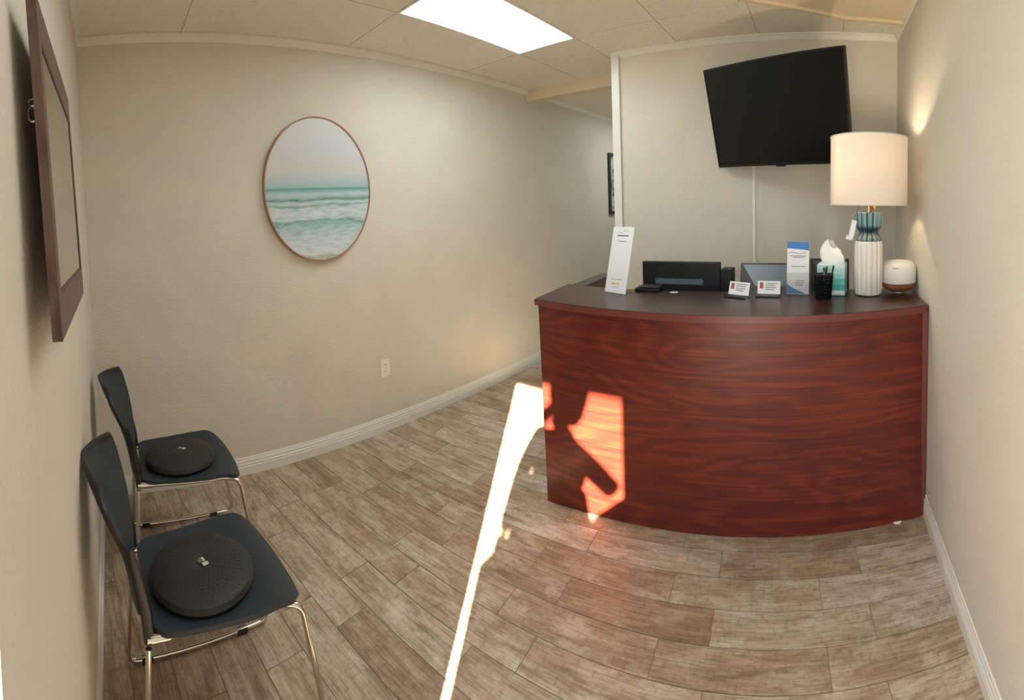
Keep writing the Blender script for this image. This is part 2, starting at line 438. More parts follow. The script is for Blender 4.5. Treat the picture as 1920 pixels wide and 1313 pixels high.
def hand(w, d, side, curl):   # wrist, direction of the palm, side the fingers spread to, direction they curl
    w = Vector(w); d = Vector(d).normalized(); side = Vector(side).normalized(); curl = Vector(curl).normalized()
    J_ = [(w, .026), (w + d * .04, .032), (w + d * .075, .026)]; E_ = [(0, 1), (1, 2)]; n0 = 3
    for f_ in range(4):
        o_ = w + d * .078 + side * (.027 - .018 * f_); L_ = (.85, 1.0, .94, .75)[f_]
        J_ += [(o_, .0088), (o_ + d * .026 * L_ + curl * .012, .0085), (o_ + d * .030 * L_ + curl * .040 * L_, .0078)]
        E_ += [(2, n0), (n0, n0 + 1), (n0 + 1, n0 + 2)]; n0 += 3
    J_ += [(w + d * .035 + side * .034 + curl * .01, .0105), (w + d * .065 + side * .048 + curl * .025, .009)]; E_ += [(1, n0), (n0, n0 + 1)]
    skin_mesh('hand', J_, E_, M_skin, man, 1)
hand((.17, .03, 1.47), (.25, .5, .5), (.2, -.6, .6), (.9, .2, 0))
hand((.01, .305, 1.00), (0, .1, -1), (1, 0, 0), (0, -1, -.3))
ph = thing('phone', 'phone held up in the hand of the person in the entrance', 'phone', (-.062, -.01, 1.56))
obj('case', box(B(), (-.004, -.04, -.08), (.004, .04, .08), bev=.003), M_black, ph)
obj('screen', box(B(), (-.0052, -.037, -.076), (-.0041, .037, .076)), M_tv, ph)
def coat(u, v):
    a = 2 * math.pi * v; w_ = .20 + .11 * (1 - u); return (.15 * math.cos(a) * (1 + .15 * (1 - u)), w_ * math.sin(a), .62 + .62 * u)
obj('coat_skirt', shell(B(), coat, 10, 32, .006), M_jacket, man, smooth=True)
bag = thing('shadow_fill_bag', 'dark bag added at the hand of the person in the entrance to shape the sun streak', 'bag', (PX, PY + .300, .50))  # added bag, sized to narrow the low end of the sun streak
obj('pouch', box(B(), (-.05, -.09, 0), (.05, .07, .42), bev=.02), M_black, bag, smooth=True)
obj('strap', tube(B(), smooth_path([(-.035, 0, .41), (-.03, -.01, .48), (.03, -.01, .48), (.035, 0, .41)], .04), .010, 8), M_black, bag, smooth=True)

# ------------------------------------------------------------------ ceiling lights
def ceiling_light(x0, x1, y0, y1, label, power):
    t = thing('ceiling_light', label, 'ceiling light', ((x0 + x1) / 2, (y0 + y1) / 2, ZC))
    hx, hy = (x1 - x0) / 2, (y1 - y0) / 2
    bm = B()
    for lo, hi in (((-hx, -hy, -.006), (hx, -hy + .014, .006)), ((-hx, hy - .014, -.006), (hx, hy, .006)), ((-hx, -hy + .014, -.006), (-hx + .014, hy - .014, .006)), ((hx - .014, -hy + .014, -.006), (hx, hy - .014, .006))): box(bm, lo, hi)
    obj('light_frame', bm, M_trim, t)
    m = mat('lit_diffuser', (255, 255, 255), .4)
    b = m.node_tree.nodes['Principled BSDF']; b.inputs['Emission Color'].default_value = (.92, 1.0, .99, 1); b.inputs['Emission Strength'].default_value = power
    obj('diffuser', box(B(), (-hx + .014, -hy + .014, -.003), (hx - .014, hy - .014, .005)), m, t)
ceiling_light(LX0, LX1, LY0, LY1, 'glowing rectangular fluorescent panel set in the ceiling of the room', 6.3)
ceiling_light(.53, 1.685, .47, 1.065, 'added ceiling fill panel near the entrance, out of view above the camera', 4.5)  # unseen panel added as fill light for the near walls and floor
ceiling_light(5.2, 6.4, 1.70, 2.22, 'glowing panel in the hallway ceiling, out of sight behind the white post', 4.5)

# ------------------------------------------------------------------ reception desk
def uv2(u, v): return (u * ct - v * sn_, u * sn_ + v * ct)
ZT = 1.07
desk = thing('reception_desk', 'dark red mahogany reception desk with bowed front against the right wall', 'desk', (0, 0, 0))
V0, V1 = -.798, 1.30
def top_u(v):      # bowed counter edge
    s = (v - V0) / (V1 - V0)
    return 2.155 + .055 * s - .15 * (4 * s * (1 - s)) ** .9 if 0 <= s <= 1 else 2.155
def foot_u(v):
    s = (v - V0) / (V1 - V0)
    return 2.15 - .022 * s ** 2 - .03 * (4 * s * (1 - s))
NB = 36
bm = B(); outer = []; inner = []
NZ = 6
for i in range(NB + 1):
    s = i / NB; row = []; rin = []
    for j in range(NZ + 1):
        h = j / NZ; vt = V0 + (V1 - .012 - V0) * s; vf = V0 + (1.215 - V0) * s
        v = vf + (vt - vf) * h
        ut = top_u(V0 + (V1 - V0) * s) + .022; uf = foot_u(V0 + (V1 - V0) * s) + .01
        u = uf + (ut - uf) * h
        x, y = uv2(u, v); row.append(bm.verts.new((x, max(y, YR + .02), .004 + (ZT - .034 - .004) * h)))
        x, y = uv2(u + .025, v); rin.append(bm.verts.new((x, max(y, YR + .02), .004 + (ZT - .034 - .004) * h)))
    outer.append(row); inner.append(rin)
for i in range(NB):
    for j in range(NZ):
        bm.faces.new((outer[i][j], outer[i + 1][j], outer[i + 1][j + 1], outer[i][j + 1]))
        bm.faces.new((inner[i][j], inner[i][j + 1], inner[i + 1][j + 1], inner[i + 1][j]))
    bm.faces.new((outer[i][0], inner[i][0], inner[i + 1][0], outer[i + 1][0])); bm.faces.new((outer[i][NZ], outer[i + 1][NZ], inner[i + 1][NZ], inner[i][NZ]))
for i in (0, NB):
    for j in range(NZ): bm.faces.new((outer[i][j], outer[i][j + 1], inner[i][j + 1], inner[i][j]))
obj('front_panel', bm, M_desk, desk, smooth=True)
# counter top
def front(i, n=NB, push=0): 
    v = V0 - .02 + (V1 + .02 - V0) * i / n
    x, y = uv2(top_u(min(max(v, V0), V1)) + push, v); return (x, max(y, YR + .004))
poly = [front(i) for i in range(NB + 1)]
poly += [(2.56, 1.62), (2.50, 1.25), (2.56, .6), (2.66, -.05), (2.72, YR + .004)]
bm = prism(B(), poly, ZT - .034, ZT)
bmesh.ops.bevel(bm, geom=[e for e in bm.edges if all(v.co.z > ZT - .001 for v in e.verts)], offset=.003, segments=2, affect='EDGES')
obj('counter_top', bm, M_desktop, desk, label='glossy dark brown counter top with a bowed front edge')
# edge band on the bowed edge
bm = B()
A = []
for i in range(NB + 1):
    x, y = front(i); x2, y2 = front(i, push=-.0012)
    A.append([bm.verts.new((x2, y2, ZT - .0335)), bm.verts.new((x2, y2, ZT - .003)), bm.verts.new((x + .001, y, ZT - .003)), bm.verts.new((x + .001, y, ZT - .0335))])
for a, b in zip(A, A[1:]):
    for k_ in range(4): bm.faces.new((a[k_], a[(k_ + 1) % 4], b[(k_ + 1) % 4], b[k_]))
bm.faces.new(A[0]); bm.faces.new(A[-1][::-1])
obj('edge_band', bm, M_edge, desk, smooth=True, label='red brown edge band')
# end panels
def slab(name, a, b, z0, z1, th, m, lab=None):
    a = Vector((a[0], a[1])); b = Vector((b[0], b[1])); n = Vector((-(b - a).y, (b - a).x)).normalized() * th / 2
    return obj(name, prism(B(), [tuple(a + n), tuple(b + n), tuple(b - n), tuple(a - n)], z0, z1), m, desk, label=lab)
slab('end_panel', (2.165, YR + .026), (2.185, YR + .026 - .0001 + .0), .01, ZT - .034, .024, M_desk) if False else None
slab('end_panel', (2.232, YR + .021), (2.70, YR + .021), .008, ZT - .035, .03, M_edge)
slab('end_panel', (2.10, 1.44), (2.52, 1.56), .004, ZT - .036, .025, M_desk)
# return wing running back beside the hall, same height
slab('return_panel', (2.52, 1.545), (3.05, 1.60), .004, ZT - .004, .03, M_desk)
slab('return_top', (2.545, 1.53), (3.08, 1.585), ZT - .036, ZT - .001, .10, M_desktop)
# lower work surface behind the counter
obj('work_surface', prism(B(), [(2.45, YR + .04), (2.42, 1.50), (3.02, 1.50), (3.06, YR + .04)], .71, .74), M_desktop, desk)
slab('modesty_panel', (2.98, YR + .06), (2.95, 1.50), .004, .71, .02, M_desk)

# small white disc peeking out at the foot of the desk
t = thing('furniture_glide', 'small white disc under the right end of the mahogany desk front', 'glide', (2.212, -.385, .001))
obj('pad', lathe(B(), [(.0, 0), (.022, 0), (.024, .002), (.024, .004), (.021, .006), (0, .006)], 24), M_white, t, smooth=True)

# ------------------------------------------------------------------ television
def frame_M(c, yaw, pitch, roll):
    n = Vector((-math.cos(yaw) * math.cos(pitch), -math.sin(yaw) * math.cos(pitch), -math.sin(pitch)))
    r = Vector((math.sin(yaw), -math.cos(yaw), 0)); u = r.cross(n); u = u if u.z > 0 else -u
    r2 = r * math.cos(roll) + u * math.sin(roll); u2 = -r * math.sin(roll) + u * math.cos(roll)
    return Matrix(((r2.x, u2.x, n.x, c[0]), (r2.y, u2.y, n.y, c[1]), (r2.z, u2.z, n.z, c[2]), (0, 0, 0, 1)))
Mt = frame_M((2.96, .314, 2.114), -.442, .281, -.019)
tv = thing('television', 'large black flat television tilted on a wall bracket above the desk', 'television', (0, 0, 0))
w, h = 1.034 / 2, .652 / 2
obj('casing', box(B(), (-w, -h, -.035), (w, h, -.004), bev=.004, M=Mt), M_tvb, tv)
obj('screen', box(B(), (-w + .009, -h + .016, -.004), (w - .009, h - .009, -.0005), M=Mt), M_tv, tv)
bm = B()
for lo, hi in (((-w, -h, -.004), (w, -h + .016, .003)), ((-w, h - .009, -.004), (w, h, .003)), ((-w, -h + .016, -.004), (-w + .009, h - .009, .003)), ((w - .009, -h + .016, -.004), (w, h - .009, .003))): box(bm, lo, hi, M=Mt)
obj('bezel', bm, M_tvb, tv)
obj('logo_tab', box(B(), (-.035, -h - .010, -.02), (.035, -h + .001, .002), bev=.003, M=Mt), M_black, tv)
bm = B(); tube(bm, smooth_path([(XF - .03, .30, 2.12), (3.18, .55, 2.12), (3.02, .34, 2.118)], .02), .016, 8)
box(bm, (-.2, -.15, -.06), (.2, .15, -.036), M=Mt)
obj('wall_bracket', bm, M_black, tv)
obj('wall_plate', box(B(), (XF - .012, .18, 1.98), (XF - .001, .42, 2.26)), M_black, tv)

t = thing('cable_cover', 'thin white cable cover running down the wall below the television', 'cable cover', (XF - .001, .503, .74))
obj('channel', prism(B(), [(-.011, 0), (-.009, 0.0), (.009, 0), (.011, 0), (.009, -.01), (-.009, -.01)], 0, 1.25, M=Matrix(((0, 1, 0, 0), (1, 0, 0, 0), (0, 0, 1, 0), (0, 0, 0, 1)))), M_white, t)

# ------------------------------------------------------------------ table lamp
lamp = thing('table_lamp', 'lit table lamp with white drum shade on a fluted white and blue ceramic base', 'table lamp', (2.52, -.258, ZT))
def glaze():
    m = mat('white_ceramic_glaze', (226, 222, 214), .14, spec=.6); return m
M_cer = glaze()
bm = lathe(B(), [(0, .002), (.068, .002), (.076, .008), (.079, .03), (.081, .15), (.080, .262), (.076, .282), (.070, .291)], 168, lobes=14, amp=.11)
obj('base', bm, M_cer, lamp, smooth=True)
m = mat('blue_ceramic_glaze', (88, 128, 142), .12, spec=.7); k = N(m)
geo = k.n('TexCoord'); sx = k.n('SeparateXYZ'); k.l(geo.outputs['Object'], sx.inputs[0])
at2 = k.n('Math', operation='ARCTAN2'); k.l(sx.outputs[1], at2.inputs[0]); k.l(sx.outputs[0], at2.inputs[1])
mu = k.n('Math', operation='MULTIPLY'); mu.inputs[1].default_value = 7; k.l(at2.outputs[0], mu.inputs[0])
co = k.n('Math', operation='COSINE'); k.l(mu.outputs[0], co.inputs[0]); ab = k.n('Math', operation='ABSOLUTE'); k.l(co.outputs[0], ab.inputs[0])
zr = k.n('MapRange'); zr.inputs['From Min'].default_value = .27; zr.inputs['From Max'].default_value = .44; k.l(sx.outputs[2], zr.inputs[0])
cz = k.ramp(zr.outputs[0], [(0, (128, 148, 146)), (.22, (110, 138, 140)), (.38, (38, 62, 82)), (.50, (34, 60, 84)), (.62, (96, 134, 146)), (1, (104, 140, 148))])
cv = k.ramp(ab.outputs[0], [(0, (34, 56, 72)), (.28, (120, 150, 160)), (.5, (255, 255, 255))])
k.l(k.mix(.85, cz, cv, 'MULTIPLY'), k.b.inputs['Base Color'])
bm = lathe(B(), [(.071, .288), (.076, .296), (.074, .306), (.064, .318), (.055, .328), (.053, .336), (.058, .345), (.069, .356), (.0755, .37), (.078, .39), (.079, .432), (.077, .438), (.066, .440), (.012, .438)], 168, lobes=14, amp=.11)
obj('neck', bm, m, lamp, smooth=True, label='blue glazed fluted collar above the white base')
obj('stem', lathe(B(), [(.012, .436), (.012, .52), (.016, .53), (.016, .61), (.012, .64), (.0, .64)], 20), M_brass, lamp, smooth=True, label='polished metal stem')
msh = bpy.data.materials.new('linen_shade'); msh.use_nodes = True; nt = msh.node_tree; nt.nodes.clear()
o_ = nt.nodes.new('ShaderNodeOutputMaterial'); mx = nt.nodes.new('ShaderNodeMixShader'); df = nt.nodes.new('ShaderNodeBsdfDiffuse'); tr = nt.nodes.new('ShaderNodeBsdfTranslucent')
df.inputs[0].default_value = (.80, .78, .75, 1); tr.inputs[0].default_value = (.90, .82, .72, 1); mx.inputs[0].default_value = .36
nt.links.new(df.outputs[0], mx.inputs[1]); nt.links.new(tr.outputs[0], mx.inputs[2]); nt.links.new(mx.outputs[0], o_.inputs[0])
RS, Z0, Z1 = .213, .475, .832
bm = lathe(B(), [(RS, Z0), (RS, Z1)], 64); bmesh.ops.delete(bm, geom=[f for f in bm.faces if len(f.verts) > 4], context='FACES')
lo_ = [(RS, Z0), (RS, Z1), (RS - .002, Z1), (RS - .002, Z0)]
bm.free(); bm = B(); rings = []
for r_, z_ in lo_: rings.append([bm.verts.new((r_ * math.cos(2 * math.pi * i / 64), r_ * math.sin(2 * math.pi * i / 64), z_)) for i in range(64)])
for q in range(4):
    a, b = rings[q], rings[(q + 1) % 4]
    for i in range(64): bm.faces.new((a[i], a[(i + 1) % 64], b[(i + 1) % 64], b[i]))
shade = obj('lamp_shade', bm, msh, lamp, smooth=True)
for z_ in (Z0 + .003, Z1 - .003):
    bm = tube(B(), [(RS * math.cos(a) * 1.001, RS * math.sin(a) * 1.001, z_) for a in [2 * math.pi * i / 64 for i in range(64)]], .003, 6, closed=True)
    obj('shade_trim', bm, msh, shade, smooth=True)
bm = B()
for a in (0, 2.094, 4.189): tube(bm, [(.012 * math.cos(a), .012 * math.sin(a), .56), (RS * math.cos(a), RS * math.sin(a), Z0 + .012)], .0015, 6)
obj('spider', bm, M_brass, shade, label='thin wire shade carrier')
mb = mat('warm_bulb', (255, 230, 190), .4); bb = mb.node_tree.nodes['Principled BSDF']; bb.inputs['Emission Color'].default_value = (1, .80, .56, 1); bb.inputs['Emission Strength'].default_value = 120
obj('bulb', lathe(B(), [(0, .645), (.014, .65), (.024, .68), (.030, .71), (.026, .735), (.012, .75), (0, .752)], 20), mb, lamp, smooth=True, label='glowing warm bulb')
bm = tube(B(), smooth_path([(-.005, .012, .565), (-.02, .05, .49), (-.055, .072, .44), (-.06, .088, .40)], .03), .0012, 6)
tag = obj('hang_tag', bm, M_black, lamp)
M45 = Matrix.Translation((-.06, .09, .37)) @ Matrix.Rotation(.2, 4, 'X')
bm = box(B(), (-.001, -.014, -.055), (.001, .014, .03), M=M45); box(bm, (-.0012, -.010, -.075), (.0008, .026, -.055), M=M45)
obj('tag_card', bm, M_paper, tag, label='small white paper tag')
obj('switch_key', lathe(B(), [(0, 0), (.012, .004), (.016, .02), (.012, .038), (0, .045)], 14, cx=0, cy=-.032, M=Matrix.Translation((0, 0, .452))), M_brass, lamp, smooth=True)

# ------------------------------------------------------------------ aroma diffuser
t = thing('aroma_diffuser', 'round white aroma diffuser with wooden base at the wall end of the counter', 'diffuser', (2.56, -.437, ZT))
R_ = .101
obj('base', lathe(B(), [(0, .010), (.05, .012), (.080, .024), (.098, .044), (.1015, .060), (.0, .060)], 48), mat('light_walnut', (158, 98, 64), .45), t, smooth=True, label='warm brown wooden bowl base')
obj('foot', lathe(B(), [(0, .0005), (.02, .0005), (.02, .013), (0, .013)], 32), M_white, t)
obj('cover', lathe(B(), [(R_ - .001, .061), (R_ + .001, .068), (R_ + .001, .132), (.095, .158), (.080, .172), (.056, .178), (0, .179)], 48), mat('white_satin', (226, 222, 216), .4), t, smooth=True)
# brand-less small grey mark on the cover
bm = B()
for q in range(5): box(bm, (-.0003, q * .0065, 0), (.0003, q * .0065 + .005, .005), M=Matrix.Translation((-R_ + .0035, .018, .144)) @ Matrix.Rotation(.28, 4, 'Y'))
obj('mark', bm, M_ink, t)

# ------------------------------------------------------------------ sign holder and other small items
def printed(parent, M, w_, h_, lines, name='printing', mats=M_ink):
    bm = B()
    for x0, z0, x1, z1 in lines: box(bm, (x0 * w_, .0, z0 * h_), (x1 * w_, .0006, z1 * h_), M=M)
    return obj(name, bm, mats, parent, kind='stuff')
# leaning sign holder: plane facing the room, bottom edge from (2.43,1.262) to (2.346,1.079)
sg = thing('sign_holder', 'white printed sign in an L shaped stand on the left of the counter', 'sign', (2.375, 1.165, ZT))
a = Vector((2.36, 1.245, 0)); b = Vector((2.30, 1.075, 0)); ex = (b - a).normalized(); wS = .170
tilt = Vector((.055, -.042, .35)).normalized()
ey = tilt.cross(ex).normalized(); hS = .372
def planeM(o, ex, ez):
    ex = ex.normalized(); ez = (ez - ex * ez.dot(ex)).normalized(); ey = ez.cross(ex)
    return Matrix(((ex.x, ey.x, ez.x, o[0]), (ex.y, ey.y, ez.y, o[1]), (ex.z, ey.z, ez.z, o[2]), (0, 0, 0, 1)))
def shearM(o, ex, ez):  # card whose side edges follow ez exactly
    ex = ex.normalized(); ez = ez.normalized(); ey = ez.cross(ex).normalized()
    return Matrix(((ex.x, ey.x, ez.x, o[0]), (ex.y, ey.y, ez.y, o[1]), (ex.z, ey.z, ez.z, o[2]), (0, 0, 0, 1)))
o0 = Vector((2.385, 1.250, ZT)) - Vector((2.375, 1.165, ZT))
Ms = shearM((o0.x, o0.y, .004), ex, tilt)
ny = -1 if Ms.to_3x3() @ Vector((0, 1, 0)) @ Vector((-1, 0, 0)) > 0 else 1
sf = -ny      # +1 when local +y faces the room
yo = .0015 * sf
obj('card', box(B(), (0, -.0015, 0), (wS, .0015, hS), M=Ms), M_paper, sg)
obj('foot_plate', box(B(), (0, -.002, 0), (wS, .002, .075), M=shearM((o0.x, o0.y, .002), ex, Vector((.075, -.01, 0)))), M_acryl, sg)
Mp = Ms @ Matrix.Translation((0, yo if sf > 0 else yo - .0006, 0))
curve = [(.25 + i * .05, .925 - .02 * math.sin(i * .7) , .31 + i * .05, .930 - .02 * math.sin(i * .7)) for i in range(10)]
printed(sg, Mp, wS, hS, curve + [(.24, .855, .76, .875), (.3, .775, .7, .785)] + [(.25, .20, .75, .207)])
printed(sg, Mp, wS, hS, [(.3, .125, .46, .15), (.49, .125, .66, .15)], 'orange_lettering', M_orange)
printed(sg, Mp, wS, hS, [(.3, .075, .66, .095)], 'blue_lettering', mat('pale_blue_print', (196, 214, 232), .6))

t = thing('phone_charger', 'flat black desk device lying just right of the white sign', 'device', (2.52, 1.02, ZT), TH)
obj('body', box(B(), (-.055, -.075, 0), (.055, .075, .018), bev=.006), M_black, t)
obj('lid', box(B(), (-.052, -.072, .0185), (.048, .05, .026), bev=.003), M_plastic_d, t)
tagit(obj('paper_slip', prism(B(), [(2.455, .86), (2.475, .822), (2.505, .835), (2.485, .873)], ZT + .0006, ZT + .0022), M_paper), 'tiny white paper slip lying on the counter before the largest black monitor', 'paper')

def card_holder(y, x, rz, label):
    t = thing('business_card_holder', label, 'card holder', (x, y, ZT), rz, 'business card holders')
    Mc = Matrix.Rotation(.32, 4, 'Y')
    obj('card', box(B(), (-.001, -.0635, .012), (.001, .0635, .080), M=Mc), M_paper, t)
    bm = box(B(), (-.038, -.066, 0), (.03, .066, .003)); box(bm, (-.038, -.066, .003), (-.035, .066, .016)); box(bm, (.0015, -.055, .004), (.004, .055, .065), M=Mc)
    obj('stand', bm, M_acryl, t, label='clear acrylic stand')
    bm = B()
    for i, (z, l) in enumerate(((.066, .07), (.055, .058), (.044, .062), (.033, .05))): box(bm, (-.0018, .02 - l, z), (-.0011, .02, z + .004), M=Mc)
    obj('printing', bm, M_ink, t, kind='stuff')
    bm = box(B(), (-.0018, .032, .040), (-.0011, .052, .072), M=Mc); obj('red_picture', bm, M_red, t)
    obj('base_edge', box(B(), (-.0395, -.067, 0.0), (-.0382, .067, .006)), M_black, t)
card_holder(.458, 2.415, -.35, 'clear holder with white business cards, left one of the pair')
card_holder(.295, 2.46, -.05, 'clear holder with white business cards beside the tall brochure holder')

br = thing('brochure_holder', 'tall white and blue brochures in a clear acrylic holder', 'brochure holder', (2.50, .137, ZT), -.12)
bw = .062
Mb = Matrix.Rotation(.12, 4, 'Y')
obj('brochure', box(B(), (-.004, -bw, .006), (.004, bw, .285), M=Mb), M_paper, br)
def poly_strip(parent, name, m, pts):  # thin flat print on brochure face
    obj(name, prism(B(), pts, -.0048, -.0041, M=Mb, axis='x'), m, parent)
top = [(bw, .284), (-bw, .284)] + [(-bw + 2 * bw * i / 8, .236 + .012 * (i / 8) ** .6 ) for i in range(9)]
poly_strip(br, 'blue_header', M_blue, top)
poly_strip(br, 'blue_corner', M_blue, [(bw, .008)] + [(bw, .062)] + [(bw - .1 * i / 6, .062 - .05 * (i / 6) ** .7) for i in range(1, 7)] + [(-.04, .008)])
bm = B()
for i in range(9): box(bm, (-.0049, .045 - i * .011, .222 + .004 * math.sin(i * .9)), (-.0041, .055 - i * .011, .225 + .004 * math.sin(i * .9)), M=Mb)
for y0, y1, z in ((-.045, .048, .206), (-.035, .03, .198), (-.038, .04, .150), (-.035, .012, .075), (-.035, .016, .063), (-.03, .012, .052)): box(bm, (-.0049, y0, z), (-.0041, y1, z + .0035), M=Mb)
obj('printing', bm, M_ink, br, kind='stuff')
bm = box(B(), (-.034, -.072, .001), (.022, .072, .004)); box(bm, (-.036, -.072, .001), (-.034, .072, .125)); box(bm, (-.034, .070, .004), (.02, .072, .12)); box(bm, (-.034, -.072, .004), (.02, -.070, .12)); box(bm, (.024, -.072, .001), (.026, .072, .2))
obj('holder', bm, M_acryl, br, label='clear acrylic pocket')

ts = thing('tissue_box', 'teal patterned tissue box with a white tissue sticking up', 'tissue box', (2.555, -.048, ZT), -.16)
m = mat('teal_carton', (120, 190, 180), .5); k = N(m); tc = k.n('TexCoord'); sx = k.n('SeparateXYZ'); k.l(tc.outputs['Object'], sx.inputs[0])
zr = k.n('MapRange'); zr.inputs['From Max'].default_value = .165; k.l(sx.outputs[2], zr.inputs[0])
cr = k.n('ValToRGB'); cr.color_ramp.interpolation = 'CONSTANT'; e = cr.color_ramp.elements
stp = [(0, (70, 168, 160)), (.04, (190, 222, 222)), (.17, (74, 176, 164)), (.36, (96, 190, 180)), (.56, (140, 205, 198)), (.72, (176, 216, 212)), (.88, (196, 226, 224))]
while len(e) < len(stp): e.new(.5)
for i, (p_, c_) in enumerate(stp): e[i].position = p_; e[i].color = lin(c_)
k.l(zr.outputs[0], cr.inputs[0]); k.l(cr.outputs[0], k.b.inputs['Base Color'])
obj('carton', box(B(), (-.075, -.088, .001), (.055, .066, .165), bev=.002), m, ts)
obj('label_patch', box(B(), (-.0765, -.08, .012), (-.0752, -.03, .03)), M_paper, ts)
def tf(u, v):
    a = 2 * math.pi * u; rr = .052 * (1 - .15 * v) * (1 + .22 * math.sin(3 * a + 5 * v) * (v + .15)) * (1 + .55 * v * (1 - v) * 2)
    top_ = .118 + .026 * math.cos(a - 1.2) - .020 * abs(math.sin(a * 1.5))
    z = .162 + top_ * v
    return (-.012 + rr * .45 * math.cos(a) * (1 - .72 * v ** 2), -.012 + rr * 1.12 * math.sin(a) * (1 - .28 * v ** 2), z)
bm = shell(B(), tf, 40, 10, .0008)
obj('tissue', bm, mat('soft_tissue', (236, 236, 232), .8, Subsurface_Weight=.0), ts, smooth=True, label='white crumpled tissue')

cup = thing('pen_cup', 'black wire mesh pen cup in front of the tissue box', 'pen cup', (2.405, -.006, ZT))
mm = mat('black_mesh', (24, 25, 28), .4, .6)
bm = B(); rb, rt, hc = .041, .052, .125
for i in range(44):
    a = 2 * math.pi * i / 44; 
    for d in (.5, -.5): tube(bm, [(( rb + (rt - rb) * s) * math.cos(a + d * s), (rb + (rt - rb) * s) * math.sin(a + d * s), .004 + (hc - .004) * s) for s in (0, .33, .66, 1)], .0014, 4)
mesh_ = obj('mesh_wall', bm, mm, cup); mesh_['kind'] = 'stuff'
bm = B(); tube(bm, [(rt * math.cos(2 * math.pi * i / 32), rt * math.sin(2 * math.pi * i / 32), hc) for i in range(32)], .003, 6, closed=True)
obj('rim', bm, mm, cup, smooth=True)
obj('bottom', lathe(B(), [(0, 0), (rb + .001, 0), (rb + .001, .008), (0, .008)], 32), mm, cup)
for i, (ax, ay, tx, ty, L, rgb) in enumerate([(.01, .01, .1, .25, .155, (30, 30, 36)), (-.015, .0, -.15, -.1, .16, (60, 58, 62)), (.0, -.02, .05, -.22, .165, (20, 22, 30)), (.015, -.01, .1, .05, .15, (150, 140, 135)), (-.01, .02, -.1, .3, .14, (40, 44, 56)), (0, 0, 0, -.12, .158, (70, 50, 50))]):
    p0 = Vector((ax, ay, .009)); d = Vector((tx, ty, 1)).normalized() * L
    pen = thing('pen', ['dark pen leaning left in the black mesh cup', 'grey pen leaning right in the black mesh cup', 'navy pen in the black mesh cup', 'pale pen in the black mesh cup', 'slate pen leaning furthest left in the black mesh cup', 'brownish pen in the black mesh cup'][i], 'pen', (2.405 + ax, -.006 + ay, ZT + .009), 0, 'pens in the mesh cup')
    mpen = mat('pen_barrel', rgb, .35)
    obj('barrel', tube(B(), [(0, 0, 0), d * .08, d * .1, d * .85], .004, 8, taper=[.35, .9, 1, 1]), mpen, pen, smooth=True)
    obj('cap', tube(B(), [d * .85, d * .98, d], .0047, 8, taper=[1, 1, .6]), M_black, pen, smooth=True)

# ------------------------------------------------------------------ machines on the work surface
ZW = .74
pr = thing('computer_monitor', 'largest black monitor seen from behind, between the white sign and the business cards', 'monitor', (2.80, .905, ZW), TH * .4)
obj('casing', box(B(), (-.022, -.262, .10), (.02, .262, .465), bev=.008), M_plastic_d, pr)
obj('rear_recess', box(B(), (-.0245, -.15, .325), (-.0215, .17, .36), bev=.001), mat('smoked_panel', (92, 108, 116), .15), pr, label='glossy grey strip low on the back')
obj('stand', tube(B(), [(0, 0, .01), (0, 0, .2)], .018, 12), M_black, pr, smooth=True)
obj('foot', lathe(B(), [(0, 0), (.11, 0), (.11, .008), (.02, .014), (0, .014)], 28), M_black, pr, smooth=True)
sp = thing('desktop_speaker', 'narrow black box at the right edge of the largest black monitor', 'speaker', (2.83, .60, ZW))
obj('cabinet', box(B(), (-.06, -.035, 0), (.06, .035, .425), bev=.006), M_black, sp)
obj('grille', box(B(), (-.0625, -.028, .02), (-.0605, .028, .41), bev=.0005), M_plastic_d, sp)
def monitor(name, label, loc, rz, w_, h_, z0, tiltv, scr, mbez):
    t = thing(name, label, 'monitor', loc, rz)
    Mm = Matrix.Translation((0, 0, z0)) @ Matrix.Rotation(tiltv, 4, 'Y')
    obj('casing', box(B(), (0, -w_ / 2, 0), (.03, w_ / 2, h_), M=Mm, bev=.005), mbez, t)
    obj('screen', prism(B(), [(w_ / 2 - .015, h_ - .012), (-w_ / 2 + .015, h_ - .012), (-w_ / 2 + .015, h_ * .5), (w_ / 2 - .10, h_ * .5)], -.0015, .0005, M=Mm, axis='x'), scr, t)
    bm = tube(B(), [(.05, 0, .01), (.05, 0, z0 + h_ * .4)], .016, 10); obj('stand', bm, M_black, t, smooth=True)
    obj('foot', lathe(B(), [(0, .0), (.09, .0), (.09, .008), (.02, .014), (0, .014)], 28, cx=.05), M_black, t, smooth=True)
mscr = mat('reflective_screen', (92, 112, 130), .28, spec=.6)
monitor('computer_monitor', 'smaller black monitor with a blue grey reflective screen behind the business cards', (2.84, .355, ZW), .06, .35, .30, .17, .42, mscr, M_plastic_d)
monitor('computer_monitor', 'black monitor half hidden behind the tissue box', (2.84, -.04, ZW), 0, .26, .32, .165, .1, M_tv, M_black)

# ------------------------------------------------------------------ wall things
t = thing('wall_outlet', 'white electrical outlet low on the back wall', 'outlet', (1.908, YB - .0005, .456))
obj('cover_plate', box(B(), (-.042, -.007, -.062), (.042, 0, .062), bev=.003), M_white, t)
for z in (.024, -.024):
    o_r = obj('receptacle', box(B(), (-.017, -.0095, z - .017), (.017, -.0071, z + .017), bev=.001), M_white, t)
    bm = B()
    for x in (-.007, .005): box(bm, (x, -.0102, z - .002), (x + .002, -.0095, z + .008))
    obj('slot', bm, M_black, o_r)
obj('screw', lathe(B(), [(0, 0), (.003, 0), (.003, .001), (0, .0015)], 10, M=Matrix.Translation((0, -.007, 0)) @ Matrix.Rotation(math.pi / 2, 4, 'X')), M_chrome, t)

